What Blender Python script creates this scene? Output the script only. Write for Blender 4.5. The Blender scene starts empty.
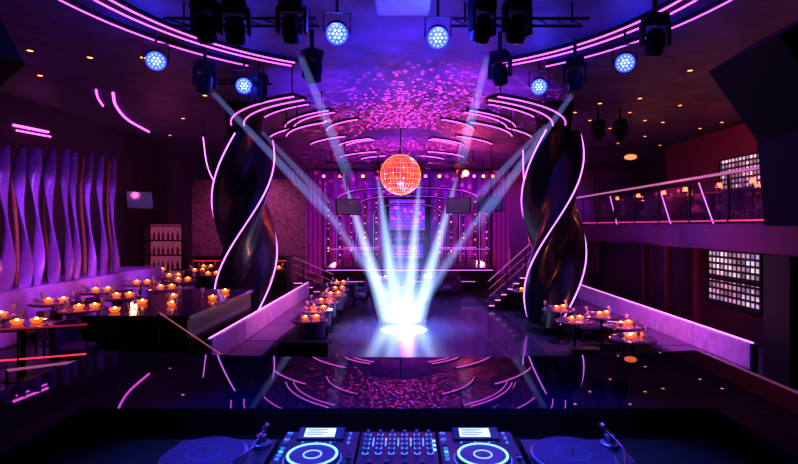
import bpy, bmesh, math, random
from mathutils import Vector, Matrix, Euler
random.seed(7)
pi=math.pi
EYE=2.6; F=500.0; CX=407.0; CY=226.0
scene=bpy.context.scene
COL=scene.collection

def at(px,py,d):
    return Vector(((px-CX)/F*d, d, EYE-(py-CY)/F*d))
def onz(px,py,z):
    d=(EYE-z)*F/(py-CY)
    return Vector(((px-CX)/F*d, d, z))

# ---------------- materials ----------------
M={}
def mat(name,col,rough=0.5,metal=0.0,emis=None,es=0.0,var=0.15,scale=6.0,bump=0.0,coat=0.0,trans=0.0):
    if name in M: return M[name]
    m=bpy.data.materials.new(name); m.use_nodes=True
    nt=m.node_tree; b=nt.nodes['Principled BSDF']
    tc=nt.nodes.new('ShaderNodeTexCoord'); n=nt.nodes.new('ShaderNodeTexNoise')
    n.inputs['Scale'].default_value=scale; n.inputs['Detail'].default_value=3
    nt.links.new(tc.outputs['Object'],n.inputs['Vector'])
    r=nt.nodes.new('ShaderNodeValToRGB')
    r.color_ramp.elements[0].position=0.3; r.color_ramp.elements[1].position=0.7
    r.color_ramp.elements[0].color=(*[c*(1-var) for c in col],1)
    r.color_ramp.elements[1].color=(*[min(1,c*(1+var)) for c in col],1)
    nt.links.new(n.outputs['Fac'],r.inputs['Fac']); nt.links.new(r.outputs['Color'],b.inputs['Base Color'])
    b.inputs['Roughness'].default_value=rough; b.inputs['Metallic'].default_value=metal
    b.inputs['Coat Weight'].default_value=coat
    b.inputs['Transmission Weight'].default_value=trans
    if emis:
        b.inputs['Emission Color'].default_value=(*emis,1); b.inputs['Emission Strength'].default_value=es
    if bump:
        bp=nt.nodes.new('ShaderNodeBump'); bp.inputs['Strength'].default_value=bump
        nt.links.new(n.outputs['Fac'],bp.inputs['Height']); nt.links.new(bp.outputs['Normal'],b.inputs['Normal'])
    M[name]=m; return m

black=mat('black_paint',(0.003,0.003,0.005),0.7)
blackgloss=mat('black_gloss',(0.001,0.005,0.038),0.015,coat=0.0)
darkmetal=mat('dark_metal',(0.02,0.02,0.025),0.4,0.6)
chrome=mat('chrome',(0.7,0.7,0.75),0.15,1.0)
brass=mat('brass',(0.75,0.45,0.25),0.25,1.0)
neon=mat('neon_pink',(0.3,0.05,0.3),0.4,emis=(0.90,0.12,0.90),es=2.8)
neonhot=mat('neon_violet',(0.3,0.05,0.4),0.4,emis=(0.68,0.19,1.0),es=2.8)
archneon=mat('neon_dim_violet',(0.3,0.05,0.4),0.4,emis=(0.55,0.10,1.0),es=1.2)
redneon=mat('neon_red',(1,0.2,0.2),0.4,emis=(1.0,0.05,0.10),es=1.2)
blueled=mat('blue_led',(0.2,0.3,1),0.3,emis=(0.09,0.18,1.0),es=4)
blueledw=mat('blue_led_core',(0.6,0.7,1),0.3,emis=(0.3,0.45,1.0),es=5)
bluefil=mat('blue_lens',(0.05,0.08,0.6),0.3,emis=(0.02,0.03,1.0),es=6)
amber=mat('amber_lamp',(1,0.5,0.2),0.4,emis=(1.0,0.28,0.10),es=5)
flamem=mat('flame',(1,0.6,0.2),0.4,emis=(1.0,0.42,0.10),es=8)
votive=mat('votive_glass',(0.9,0.2,0.05),0.2,emis=(1.0,0.16,0.03),es=1.1)
leather=mat('purple_leather',(0.12,0.05,0.14),0.35,scale=20,bump=0.1)
paleleather=mat('pale_leather',(0.62,0.32,0.70),0.4,scale=8,bump=0.05)
wood=mat('dark_wood',(0.035,0.014,0.016),0.3,scale=3,var=0.4)
ribbonm=mat('lacquered_ribbon',(0.38,0.17,0.66),0.25,coat=0.4)
ribbona=mat('amber_lit_ribbon',(0.50,0.20,0.12),0.3,coat=0.3)  # amber light on violet lacquer, put into the base colour
glass=mat('smoked_glass',(0.35,0.2,0.5),0.05,trans=0.0)
def glassmat():
    m=M['smoked_glass']; nt=m.node_tree; b=nt.nodes['Principled BSDF']; out=nt.nodes['Material Output']
    t=nt.nodes.new('ShaderNodeBsdfTransparent'); t.inputs[0].default_value=(0.9,0.87,0.96,1)
    mx=nt.nodes.new('ShaderNodeMixShader'); mx.inputs[0].default_value=0.08
    nt.links.new(t.outputs[0],mx.inputs[1]); nt.links.new(b.outputs[0],mx.inputs[2]); nt.links.new(mx.outputs[0],out.inputs['Surface'])
glassmat()

def patmat(name,kind,c1,c2,scale,rough=0.5,es=0.0,metal=0.0,mortar=0.03,bw=0.5,rh=0.25,coord='Object',swap=None):
    if name in M: return M[name]
    m=bpy.data.materials.new(name); m.use_nodes=True; nt=m.node_tree; b=nt.nodes['Principled BSDF']
    tc=nt.nodes.new('ShaderNodeTexCoord'); vec=tc.outputs[coord]
    if swap:
        s=nt.nodes.new('ShaderNodeSeparateXYZ'); c=nt.nodes.new('ShaderNodeCombineXYZ')
        nt.links.new(vec,s.inputs[0])
        for i,a in enumerate(swap): nt.links.new(s.outputs['XYZ'.index(a)],c.inputs[i])
        vec=c.outputs[0]
    if kind=='brick':
        t=nt.nodes.new('ShaderNodeTexBrick'); t.inputs['Color1'].default_value=(*c1,1); t.inputs['Color2'].default_value=(*c2,1)
        t.inputs['Mortar'].default_value=(0.005,0.004,0.008,1); t.inputs['Mortar Size'].default_value=mortar
        t.inputs['Brick Width'].default_value=bw; t.inputs['Row Height'].default_value=rh
        t.offset=0.0 if bw==rh else 0.5
        o=t.outputs['Color']
    elif kind=='wave':
        t=nt.nodes.new('ShaderNodeTexWave'); r=nt.nodes.new('ShaderNodeValToRGB')
        r.color_ramp.elements[0].color=(*c1,1); r.color_ramp.elements[1].color=(*c2,1)
        nt.links.new(t.outputs['Fac'],r.inputs['Fac']); t.inputs['Distortion'].default_value=1.5; o=r.outputs['Color']
    elif kind=='voronoi':
        t=nt.nodes.new('ShaderNodeTexVoronoi'); r=nt.nodes.new('ShaderNodeValToRGB')
        r.color_ramp.elements[0].color=(*c1,1); r.color_ramp.elements[1].color=(*c2,1)
        nt.links.new(t.outputs['Distance'],r.inputs['Fac']); o=r.outputs['Color']
    t.inputs['Scale'].default_value=scale
    nt.links.new(vec,t.inputs['Vector']); nt.links.new(o,b.inputs['Base Color'])
    b.inputs['Roughness'].default_value=rough; b.inputs['Metallic'].default_value=metal
    if es: nt.links.new(o,b.inputs['Emission Color']); b.inputs['Emission Strength'].default_value=es
    M[name]=m; return m

# ---------------- mesh builder ----------------
class MB:
    def __init__(s): s.bm=bmesh.new()
    def xf(s,vs,c,rot=None):
        mt=Matrix.Translation(Vector(c))
        if rot: mt=mt@Euler(rot).to_matrix().to_4x4()
        bmesh.ops.transform(s.bm,matrix=mt,verts=vs)
    def box(s,c,sz,rot=None,bev=0.0):
        g=bmesh.ops.create_cube(s.bm,size=1.0); vs=g['verts']
        bmesh.ops.scale(s.bm,vec=Vector(sz),verts=vs)
        if bev:
            es=list({e for v in vs for e in v.link_edges})
            r=bmesh.ops.bevel(s.bm,geom=es,offset=bev,segments=2,affect='EDGES',profile=0.5)
            vs=list({v for f in r['faces'] for v in f.verts}|{v for v in vs if v.is_valid})
            seen=set(vs); st=list(vs)
            while st:
                v=st.pop()
                for e in v.link_edges:
                    o=e.other_vert(v)
                    if o not in seen: seen.add(o); st.append(o)
            vs=list(seen)
        s.xf(vs,c,rot); return s
    def cyl(s,c,r1,r2,h,seg=24,rot=None,caps=True):
        g=bmesh.ops.create_cone(s.bm,cap_ends=caps,segments=seg,radius1=r1,radius2=r2,depth=h)
        s.xf(g['verts'],c,rot); return s
    def sph(s,c,r,u=16,v=10,sc=(1,1,1),rot=None):
        g=bmesh.ops.create_uvsphere(s.bm,u_segments=u,v_segments=v,radius=r)
        bmesh.ops.scale(s.bm,vec=Vector(sc),verts=g['verts']); s.xf(g['verts'],c,rot); return s
    def lathe(s,prof,seg=24,c=(0,0,0),ring=False):
        rings=[]
        for r,z in prof:
            rings.append([s.bm.verts.new((c[0]+r*math.cos(2*pi*i/seg),c[1]+r*math.sin(2*pi*i/seg),c[2]+z)) for i in range(seg)])
        prs=list(zip(rings,rings[1:]))
        if ring: prs.append((rings[-1],rings[0]))
        for a,b in prs:
            for i in range(seg): s.bm.faces.new((a[i],a[(i+1)%seg],b[(i+1)%seg],b[i]))
        if not ring: s.bm.faces.new(rings[-1]); s.bm.faces.new(list(reversed(rings[0])))
        return s
    def tube(s,pts,r,seg=8,sc=None):
        pts=[Vector(p) for p in pts]; rings=[]; n=len(pts)
        up=Vector((0,0,1))
        for i,p in enumerate(pts):
            t=(pts[min(i+1,n-1)]-pts[max(i-1,0)]).normalized()
            u=up if abs(t.dot(up))<0.95 else Vector((0,1,0))
            a=t.cross(u).normalized(); b=a.cross(t).normalized()
            rings.append([s.bm.verts.new(p+a*r*math.cos(2*pi*k/seg)+b*r*math.sin(2*pi*k/seg)) for k in range(seg)])
        for A,B in zip(rings,rings[1:]):
            for k in range(seg): s.bm.faces.new((A[k],A[(k+1)%seg],B[(k+1)%seg],B[k]))
        s.bm.faces.new(rings[-1]); s.bm.faces.new(list(reversed(rings[0]))); return s
    def prism(s,poly,axis,a,b):
        def mk(p,t):
            if axis=='Y': return (p[0],t,p[1])
            if axis=='X': return (t,p[0],p[1])
            return (p[0],p[1],t)
        A=[s.bm.verts.new(mk(p,a)) for p in poly]; B=[s.bm.verts.new(mk(p,b)) for p in poly]; n=len(poly)
        for i in range(n): s.bm.faces.new((A[i],A[(i+1)%n],B[(i+1)%n],B[i]))
        s.bm.faces.new(B); s.bm.faces.new(list(reversed(A))); return s
    def out(s,name,material,parent=None,smooth=False,loc=None,rot=None):
        bmesh.ops.recalc_face_normals(s.bm,faces=s.bm.faces)
        me=bpy.data.meshes.new(name); s.bm.to_mesh(me); s.bm.free()
        if smooth:
            for p in me.polygons: p.use_smooth=True
            try: me.set_sharp_from_angle(angle=math.radians(35))
            except Exception: pass
        me.materials.append(material)
        o=bpy.data.objects.new(name,me); COL.objects.link(o)
        if parent: o.parent=parent
        if loc is not None: o.location=loc
        if rot is not None: o.rotation_euler=rot
        return o

def thing(name,loc,label,cat,group=None,rot=None):
    e=bpy.data.objects.new(name,None); e.empty_display_size=0.1; COL.objects.link(e)
    e.location=loc
    if rot: e.rotation_euler=rot
    tag(e,label,cat,group); return e
def tag(o,label,cat,group=None,kind=None):
    o['label']=label; o['category']=cat
    if group: o['group']=group
    if kind: o['kind']=kind
    return o
def struct(o,label=None):
    o['kind']='structure'
    if label: o['label']=label
    return o
def dup(root,loc,rot=None):
    n=root.copy(); COL.objects.link(n); n.location=loc
    if rot is not None: n.rotation_euler=rot
    def rec(src,dst):
        for c in src.children:
            k=c.copy(); COL.objects.link(k); k.parent=dst; rec(c,k)
    rec(root,n); return n
def place(root,locs,rots=None):
    res=[root]
    root.location=locs[0]
    if rots: root.rotation_euler=rots[0]
    for i,l in enumerate(locs[1:]): res.append(dup(root,l,rots[i+1] if rots else None))
    return res

# ---------------- lights ----------------
def aim(o,t):
    o.rotation_euler=(Vector(t)-o.location).to_track_quat('-Z','Y').to_euler()
def spot(loc,tgt,col,p,ang=60,blend=0.6,r=0.05):
    l=bpy.data.lights.new('spot_light','SPOT'); l.energy=p; l.color=col; l.spot_size=math.radians(ang); l.spot_blend=blend; l.shadow_soft_size=r
    o=bpy.data.objects.new('spot_light',l); COL.objects.link(o); o.location=loc; aim(o,tgt); return o
def point(loc,col,p,r=0.1):
    l=bpy.data.lights.new('point_light','POINT'); l.energy=p; l.color=col; l.shadow_soft_size=r
    o=bpy.data.objects.new('point_light',l); COL.objects.link(o); o.location=loc; return o

# ---------------- room shell ----------------
CEIL=5.6
floorm=mat('polished_dark_floor',(0.035,0.04,0.08),0.2,coat=0.3,scale=1.2,var=0.3)
carpet=mat('dark_carpet',(0.02,0.008,0.03),0.8,scale=30,var=0.4)
ceilm=mat('violet_ceiling',(0.08,0.055,0.14),0.55,scale=2,var=0.4)
struct(MB().box((1.5,11.7,-0.05),(21.2,30.8,0.1)).out('floor',carpet),'dark carpeted club floor')
struct(MB().box((0.7,15.2,0.015),(4.27,10.8,0.03)).out('floor.001',floorm),'polished dark dance floor')
struct(MB().box((1.5,11.7,CEIL+0.05),(21.2,30.8,0.1)).out('ceiling',ceilm),'dark violet nightclub ceiling')
struct(MB().box((-9.05,11.7,2.8),(0.1,30.7,5.6)).out('wall_left',mat('plum_wall',(0.020,0.009,0.026),0.6)))
struct(MB().box((12.05,11.7,2.8),(0.1,30.7,5.6)).out('wall_right',mat('wine_wall',(0.04,0.010,0.03),0.6)))
struct(MB().box((1.5,-3.55,2.8),(21,0.1,5.6)).out('wall_front',black))
struct(MB().box((1.5,27.05,2.8),(21,0.1,5.6)).out('wall_back',patmat('back_wall_stripe','wave',(0.10,0.03,0.16),(0.26,0.07,0.34),1.3,0.6)))
struct(MB().box((-6.2,12.0,0.25),(5.5,13.0,0.5)).out('floor.002',mat('terrace_floor',(0.02,0.008,0.025),0.3)),'raised dark seating terrace')
brick=patmat('mauve_scale_wall','voronoi',(0.42,0.19,0.28),(0.12,0.05,0.08),10.0,0.6)
struct(MB().box((-6.1,19.4,2.2),(4.4,0.2,4.4)).out('wall_partition',brick),'mauve textured wall behind the terrace bar')
struct(MB().box((5.9,20.6,2.4),(3.4,0.2,4.8)).out('wall_partition.001',mat('violet_plaster',(0.16,0.04,0.18),0.6)))
struct(MB().box((9.25,12.6,2.375),(5.5,14.6,0.55)).out('floor.003',mat('balcony_fascia',(0.06,0.012,0.025),0.35)),'wine coloured balcony slab')
struct(MB().box((7.75,12.7,1.05),(0.2,14.2,2.1)).out('wall_balcony',mat('wine_under',(0.035,0.008,0.02),0.5)))
struct(MB().box((9.7,14.6,4.1),(0.15,8,2.9)).out('wall_mezzanine',mat('mezz_wall',(0.09,0.018,0.03),0.5)))
def gridmat():
    m=patmat('backlit_grid','brick',(0.95,0.86,0.88),(0.20,0.16,0.26),6.5,0.4,es=0.5,mortar=0.20,bw=1.0,rh=1.0,swap='YZX')
    nt=m.node_tree; b=nt.nodes['Principled BSDF']; tc=[n for n in nt.nodes if n.type=='TEX_COORD'][0]
    n=nt.nodes.new('ShaderNodeTexNoise'); n.inputs['Scale'].default_value=1.6; r=nt.nodes.new('ShaderNodeMapRange')
    r.inputs['From Min'].default_value=0.35; r.inputs['From Max'].default_value=0.65; r.inputs['To Min'].default_value=0.18; r.inputs['To Max'].default_value=1.0
    nt.links.new(tc.outputs['Object'],n.inputs['Vector']); nt.links.new(n.outputs['Fac'],r.inputs['Value']); nt.links.new(r.outputs[0],b.inputs['Emission Strength'])
    return m
grid=gridmat()
for i,(x,y0,y1,z0,z1) in enumerate([(7.62,10.7,12.6,0.72,2.03),(9.60,13.4,15.3,3.55,4.6)]):
    w=bpy.data.objects.new('window_%d'%(i+1),None); COL.objects.link(w); struct(w,'backlit grid window of small square panes')
    MB().box((x,(y0+y1)/2,(z0+z1)/2),(0.03,y1-y0,z1-z0)).out('panes',grid,w)
    f=MB(); t=0.05
    f.box((x-0.02,(y0+y1)/2,z0),(0.08,y1-y0+t,t)).box((x-0.02,(y0+y1)/2,z1),(0.08,y1-y0+t,t)).box((x-0.02,y0,(z0+z1)/2),(0.08,t,z1-z0)).box((x-0.02,y1,(z0+z1)/2),(0.08,t,z1-z0))
    if i==0: f.box((x-0.02,(y0+y1)/2,1.32),(0.07,y1-y0,0.07))
    f.out('window_frame',black,w)
o=MB().box((6.5,8.3,1.05),(0.75,0.6,2.1)).out('trim_1',black); struct(o,'black pillar under the balcony')
for i,y in enumerate((10.2,13.1,14.6,16.0)):
    struct(MB().box((7.60,y,1.05),(0.10,0.18,2.1)).out('trim_%d'%(i+2),mat('pilaster',(0.14,0.03,0.07),0.4)),'slim wine pilaster under the balcony')

# ---------------- ceiling neon rings ----------------
def arcpts(c,R,a0,a1,z,n=None):
    n=n or max(8,int(abs(a1-a0)/4))
    return [(c[0]+R*math.cos(math.radians(a0+(a1-a0)*i/n)),c[1]+R*math.sin(math.radians(a0+(a1-a0)*i/n)),z) for i in range(n+1)]
def coffer(c,Rs,a0,a1,z,label,m=neon,wid=0.10,group='ceiling neon arcs',r=0.02):
    hang=bool(z)
    z=z or CEIL-0.05
    e=thing('neon_arc_light',(c[0],c[1],z),label,'neon light',group)
    R=(max(Rs)+min(Rs))/2; hw=(max(Rs)-min(Rs))/2+wid/2; n=max(8,int(abs(a1-a0)/3))
    b=MB(); bm=b.bm; prev=None
    for i in range(n+1):
        a=math.radians(a0+(a1-a0)*i/n); ca,sa=math.cos(a),math.sin(a)
        q=[bm.verts.new((rr*ca,rr*sa,zz)) for rr,zz in((R-hw,0.0),(R+hw,0.0),(R+hw,0.05),(R-hw,0.05))]
        if prev:
            for k in range(4): bm.faces.new((prev[k],prev[(k+1)%4],q[(k+1)%4],q[k]))
        else: bm.faces.new(q)
        prev=q
    bm.faces.new(list(reversed(prev)))
    b.out('housing',black,e)
    if hang:
        b=MB()
        for t in (0.06,0.5,0.94):
            a=math.radians(a0+(a1-a0)*t); b.cyl((R*math.cos(a),R*math.sin(a),(CEIL-z)/2+0.02),0.012,0.012,CEIL-z-0.04,6)
        b.out('hanger',black,e)
    for Q in Rs:
        MB().tube(arcpts((0,0),Q,a0+0.5,a1-0.5,-r*0.6,n),r,8).out('neon_tube',m,e)
L1='long curved pink neon strips set in ceiling ring'
fc=(-0.15,5.7)
coffer(fc,[4.0,3.80],119,205,0,L1,r=0.013)
coffer(fc,[4.0,3.80],61,-25,0,L1,r=0.013)
coffer(fc,[4.45],128,205,0,'single curved pink neon strip on outer ceiling ring',wid=0.12,r=0.011)
coffer(fc,[4.45],52,-25,0,'single curved pink neon strip on outer ceiling ring',wid=0.12,r=0.011)
HA='hanging curved pink neon arcs sweeping around twisted column top'
coffer((-0.2,12.6),[4.0,3.72],194,243,4.95,HA,r=0.013); coffer((-0.2,12.6),[4.0,3.72],297,346,4.95,HA,r=0.013)
coffer((-0.2,13.6),[3.0],196,238,4.9,HA,r=0.013); coffer((-0.2,13.6),[3.0],302,344,4.9,HA,r=0.013)
for Rs,a in (([4.3],[(200,240),(300,340)]),([3.55,3.3],[(195,240),(300,345)]),([2.3],[(190,240),(300,350)])):
    for a0,a1 in a: coffer((-0.2,15.8),Rs,a0,a1,0,'concentric pink neon arcs above the dance floor',r=0.014)
for Rs,a,yy in (([2.4,2.15],[(200,245),(295,340)],19.0),([3.6],[(205,240),(300,335)],19.5),([4.8],[(200,235),(305,340)],18.6),([2.9],[(205,250),(290,335)],22.5),([2.0],[(205,250),(290,335)],22.8)):
    for a0,a1 in a: coffer((-0.2,yy),Rs,a0,a1,0,'small pink neon arc on rear ceiling',r=0.018)
def neontube(pts,label,m=neon,r=0.02,group=None,hang=False):
    o=MB().tube([Vector(p) for p in pts],r,8).out('neon_strip_light',m); tag(o,label,'neon light',group)
    if hang:
        p=Vector(pts[0]); MB().cyl((p.x,p.y,(p.z+CEIL)/2),0.006,0.006,CEIL-p.z,6).out('hanging_wire',black,o)
    return o
def smooth(pts,n=24):
    P=[Vector(p) for p in pts]; out=[]
    P=[P[0]*2-P[1]]+P+[P[-1]*2-P[-2]]
    for i in range(1,len(P)-2):
        for k in range(n//(len(P)-3)):
            t=k/(n//(len(P)-3)); a,b,c,d=P[i-1],P[i],P[i+1],P[i+2]
            out.append(0.5*((2*b)+(c-a)*t+(2*a-5*b+4*c-d)*t*t+(3*b-a-3*c+d)*t**3))
    out.append(P[-2]); return out
z=CEIL-0.02
neontube(smooth([onz(113,93,z),onz(116,106,z),onz(128,120,z),onz(149,132,z)]),'curved pink neon strip on side ceiling',r=0.028)
neontube(smooth([onz(96,90,z),onz(98,98,z),onz(103,106,z)]),'short curved pink neon strip on side ceiling')
neontube(smooth([at(203,137,13.6),at(208,168,13.6),at(222,196,13.6)]),'hanging curved pink neon strip beside twisted column',neonhot,0.016,hang=True)
neontube(smooth([at(523,150,13.6),at(524,180,13.6),at(529,205,13.6)]),'hanging curved pink neon strip beside twisted column',neonhot,0.016,hang=True)
neontube([(-8.97,11.4,4.90),(-8.97,12.5,4.95)],'straight pink neon strip on side wall',neon,0.03)
neontube([(-8.98,11.5,4.80),(-8.98,12.6,4.85)],'straight pink neon strip on side wall',neon,0.02)

# ---------------- twisted columns ----------------
colm=mat('twisted_column_lacquer',(0.010,0.005,0.018),0.30,coat=0.1,scale=2)
def column(x,y,ztop,ph,label):
    e=thing('twisted_column',(x,y,0),label,'column','twisted neon columns')
    k=pi/3.9; nz=80; ns=60; b=MB(); bm=b.bm; prev=None; NL=3
    def rad(th): return 0.585+0.195*math.cos(NL*th)*(1 if math.cos(NL*th)>0 else 0.8)
    def bulf(zz): return 0.84+0.16*math.sin(pi*min(1,max(0,(zz-0.1)/(ztop+0.1))))
    for i in range(nz+1):
        zz=ztop*i/nz; tw=ph+zz*k; bul=bulf(zz)
        ring=[]
        for j in range(ns):
            th=2*pi*j/ns; r=rad(th)*bul
            ring.append(bm.verts.new((r*math.cos(th+tw),r*math.sin(th+tw),zz)))
        if prev:
            for j in range(ns): bm.faces.new((prev[j],prev[(j+1)%ns],ring[(j+1)%ns],ring[j]))
        else: bm.faces.new(list(reversed(ring)))
        prev=ring
    bm.faces.new(prev); b.out('column_shaft',colm,e,smooth=True)
    for s in range(NL):
        pts=[]
        for i in range(61):
            zz=0.25+(ztop-0.3)*i/60; tw=ph+zz*k+s*2*pi/NL; r=0.787*bulf(zz)
            pts.append((r*math.cos(tw),r*math.sin(tw),zz))
        MB().tube(pts,0.017,6).out('neon_strip',neonhot,e)
    MB().cyl((0,0,(ztop+CEIL)/2),0.42,0.50,CEIL-ztop,32).out('column_capital',black,e,smooth=True)
    MB().cyl((0,0,0.08),0.72,0.70,0.16,32).out('column_base',black,e,smooth=True)
    return e
kk=pi/3.9
column(3.66,12.5,4.95,-4.9*kk,'dark twisted column with spiralling violet neon beside dance floor')
column(-4.05,12.5,4.85,-4.55*kk+0.3,'dark twisted column with spiralling violet neon behind banquette')

# ---------------- ribbon sculptures ----------------
ledge=thing('planter_ledge',(-7.5,11.0,0.5),'long pale violet ledge carrying the ribbon sculptures','ledge')
MB().box((0,0,0.48),(1.2,6.2,0.96),bev=0.03).out('ledge_body',mat('pale_violet_ledge',(0.55,0.28,0.80),0.4),ledge)
rp=[(-8,0),(6,0),(15,1),(23,0),(37,0),(46,1),(52,0),(67,0),(75,0),(83,1),(90,0),(102,0),(109,1),(114,0)]
for i,(px,am_) in enumerate(rp):
    m=ribbona if am_ else ribbonm
    rnd=random.Random(i*13+5)
    w=(0.23 if px<60 else 0.18) if not am_ else 0.10; ph=rnd.uniform(-0.5,0.6); h=2.45+0.15*rnd.random()+0.30*(px/125); am=rnd.uniform(.03,.06)
    x=-7.15-(0.45 if am_ else 0.0); d=-x*500/(407-px)
    b=MB(); bm=b.bm; prev=None; n=60
    for k in range(n+1):
        t=k/n; zz=t*h; a=ph+5.0*t+0.2; ww=w*(0.80+0.20*math.cos(t*2*pi))
        oy=am*math.sin(t*5.5+ph*2); ox=0.04*math.cos(t*5+ph)
        q=[]
        for j in range(10):
            th=2*pi*j/10; uu=0.5*ww*math.cos(th); vv=0.034*math.sin(th)
            q.append(bm.verts.new((ox+uu*math.sin(a)+vv*math.cos(a), oy+uu*math.cos(a)-vv*math.sin(a), zz)))
        if prev:
            for j in range(10): bm.faces.new((prev[j],prev[(j+1)%10],q[(j+1)%10],q[j]))
        else: bm.faces.new(q)
        prev=q
    bm.faces.new(list(reversed(prev)))
    o=b.out('ribbon_sculpture',m,None,True,loc=(x,d,1.46)); tag(o,'slender upright twisted %s lacquered fin on ledge'%('violet' if m is ribbonm else 'amber-light painted'),'sculpture','ribbon sculptures')
for y in (8.0,9.6,11.2,12.8):
    spot((-5.6,y-1.0,3.6),(-7.15,y+0.3,2.8),(0.50,0.13,1.0),120,52,0.8)
    spot((-6.95,y,1.5),(-7.15,y+0.4,3.6),(0.60,0.14,1.0),24,50,0.8)
    spot((-4.9,y-0.6,3.0),(-6.9,y,1.25),(0.52,0.15,1.0),190,30,0.8)  # unseen spot added to brighten the ledge front
for y in (8.6,10.4,12.2): spot((-8.3,y,1.5),(-8.95,y+0.3,2.6),(1.0,0.40,0.08),40,100,0.9)

# ---------------- banquettes ----------------
def banquette(x,y0,y1,side,label,grp):
    L=y1-y0; e=thing('banquette',(x,(y0+y1)/2,0),label,'sofa',grp)
    s=side
    MB().box((s*0.33,0,0.18),(0.64,L-0.01,0.36)).out('plinth',wood,e)
    MB().box((s*0.36,0,0.42),(0.58,L-0.02,0.12),bev=0.03).out('seat_cushion',leather,e)
    MB().box((s*0.02,0,0.66),(0.10,L-0.01,0.40),bev=0.02).out('backrest',paleleather,e)
    MB().box((-s*0.02,0,0.42),(0.06,L-0.005,0.84)).out('back_panel',leather,e)
    MB().tube([(s*0.02,-L/2+0.01,0.868),(s*0.02,L/2-0.01,0.868)],0.012,6).out('glow_edge',mat('banquette_glow',(0.8,0.5,0.8),0.4,emis=(0.85,0.35,0.95),es=1.3),e)
for i in range(5):
    banquette(-3.07,7.7+i*1.53,7.7+(i+1)*1.53,1,'pale pink banquette segment edging the sunken seating','left banquette run')
for i in range(5):
    banquette(5.15,7.4+i*1.49,7.4+(i+1)*1.49,-1,'pale violet banquette segment edging the sunken seating','right banquette run')
for x0,x1,y in ((-2.36,-1.45,9.2),(2.85,3.35,8.7)):
    o=MB().box(((x0+x1)/2,y,0.24),(x1-x0,0.2,0.48),bev=0.02).out('low_partition',black); tag(o,'low black partition closing the seating pit','partition')
e=thing('service_counter',(-4.0,8.9,0.5),'dark wood service counter on the terrace edge','counter')
MB().box((0,0,0.36),(1.5,3.0,0.72)).out('counter_body',wood,e)
MB().box((0,0,0.75),(1.6,3.1,0.06),bev=0.01).out('counter_top',mat('counter_top',(0.03,0.015,0.05),0.15),e)

# ---------------- tables / chairs / candles ----------------
def mk_table():
    e=thing('cocktail_table',(0,0,0),'round dark cocktail table with pedestal base','table','cocktail tables')
    MB().lathe([(0.0,0.70),(0.34,0.70),(0.37,0.715),(0.37,0.735),(0.35,0.75),(0.0,0.75)],28).out('table_top',mat('table_top',(0.16,0.08,0.13),0.15),e,True)
    MB().lathe([(0.04,0.03),(0.03,0.12),(0.03,0.66),(0.09,0.70)],16).out('pedestal',darkmetal,e,True)
    MB().lathe([(0.24,0.0),(0.24,0.015),(0.05,0.04)],24).out('base',darkmetal,e,True)
    return e
def mk_chair():
    e=thing('club_chair',(0,0,0),'low dark upholstered club chair with curved back','chair','club chairs')
    MB().box((0,0,0.36),(0.46,0.44,0.16),bev=0.05).out('seat',leather,e,True)
    b=MB(); bm=b.bm; prev=None
    for i in range(15):
        a=math.radians(-20-140*i/14-0); ca,sa=math.cos(a),math.sin(a)
        q=[bm.verts.new((r*ca,r*sa,zz)) for r,zz in((0.24,0.28),(0.29,0.28),(0.31,0.76),(0.26,0.76))]
        if prev:
            for k in range(4): bm.faces.new((prev[k],prev[(k+1)%4],q[(k+1)%4],q[k]))
        else: bm.faces.new(q)
        prev=q
    bm.faces.new(list(reversed(prev)))
    b.out('backrest',leather,e,True)
    for sx in(-1,1):
        for sy in(-1,1): MB().cyl((sx*0.18,sy*0.16,0.14),0.014,0.022,0.29,10).out('leg',darkmetal,e)
    return e
def mk_candle():
    e=thing('candle_bowl',(0,0,0),'broad amber glass bowl with glowing candle','candle','candle bowls')
    MB().lathe([(0.035,0.0),(0.06,0.01),(0.078,0.035),(0.080,0.058),(0.070,0.058),(0.05,0.02)],20).out('glass_bowl',votive,e,True)
    MB().sph((0,0,0.054),0.024,12,8,(1,1,1.1)).out('flame',flamem,e,True)
    return e
def mk_plate():
    e=thing('side_plate',(0,0,0),'small pale round plate on table','plate','side plates')
    MB().lathe([(0.0,0.0),(0.05,0.0),(0.09,0.014),(0.09,0.018),(0.05,0.005),(0.0,0.005)],24).out('dish',mat('plate_china',(0.6,0.45,0.5),0.25),e,True)
    return e
def mk_lamp():
    e=thing('table_lamp',(0,0,0),'small table lamp with warm amber shade','lamp','amber table lamps')
    MB().lathe([(0.05,0.0),(0.05,0.012),(0.012,0.02),(0.010,0.14)],16).out('base',darkmetal,e,True)
    MB().lathe([(0.070,0.12),(0.050,0.23)],18).out('lamp_shade',mat('amber_shade',(1,0.5,0.2),0.5,emis=(1.0,0.24,0.07),es=2.8),e,True)
    return e
def mk_glass():
    e=thing('wine_glass',(0,0,0),'small stemmed wine glass on table','glass','wine glasses')
    MB().lathe([(0.028,0.0),(0.028,0.004),(0.004,0.01),(0.004,0.07),(0.028,0.10),(0.032,0.13),(0.027,0.165),(0.025,0.165),(0.028,0.13),(0.018,0.10)],14).out('bowl',mat('stemware',(0.6,0.4,0.5),0.08,emis=(0.9,0.4,0.6),es=0.05),e,True)
    return e
def mk_fan():
    e=thing('folded_napkin',(0,0,0),'pale fan folded napkin standing on table','napkin','folded napkins')
    b=MB(); bm=b.bm; n=12; c=bm.verts.new((0,0,0.0))
    top=[bm.verts.new((0.07*math.cos(pi*(0.1+0.8*i/n)),0.02*(-1)**i,0.015+0.075*math.sin(pi*(0.1+0.8*i/n)))) for i in range(n+1)]
    for i in range(n): bm.faces.new((c,top[i],top[i+1]))
    b.out('cloth',mat('napkin_cloth',(0.6,0.42,0.42),0.7),e)
    return e
T=[];C=[];CR=[]
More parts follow.
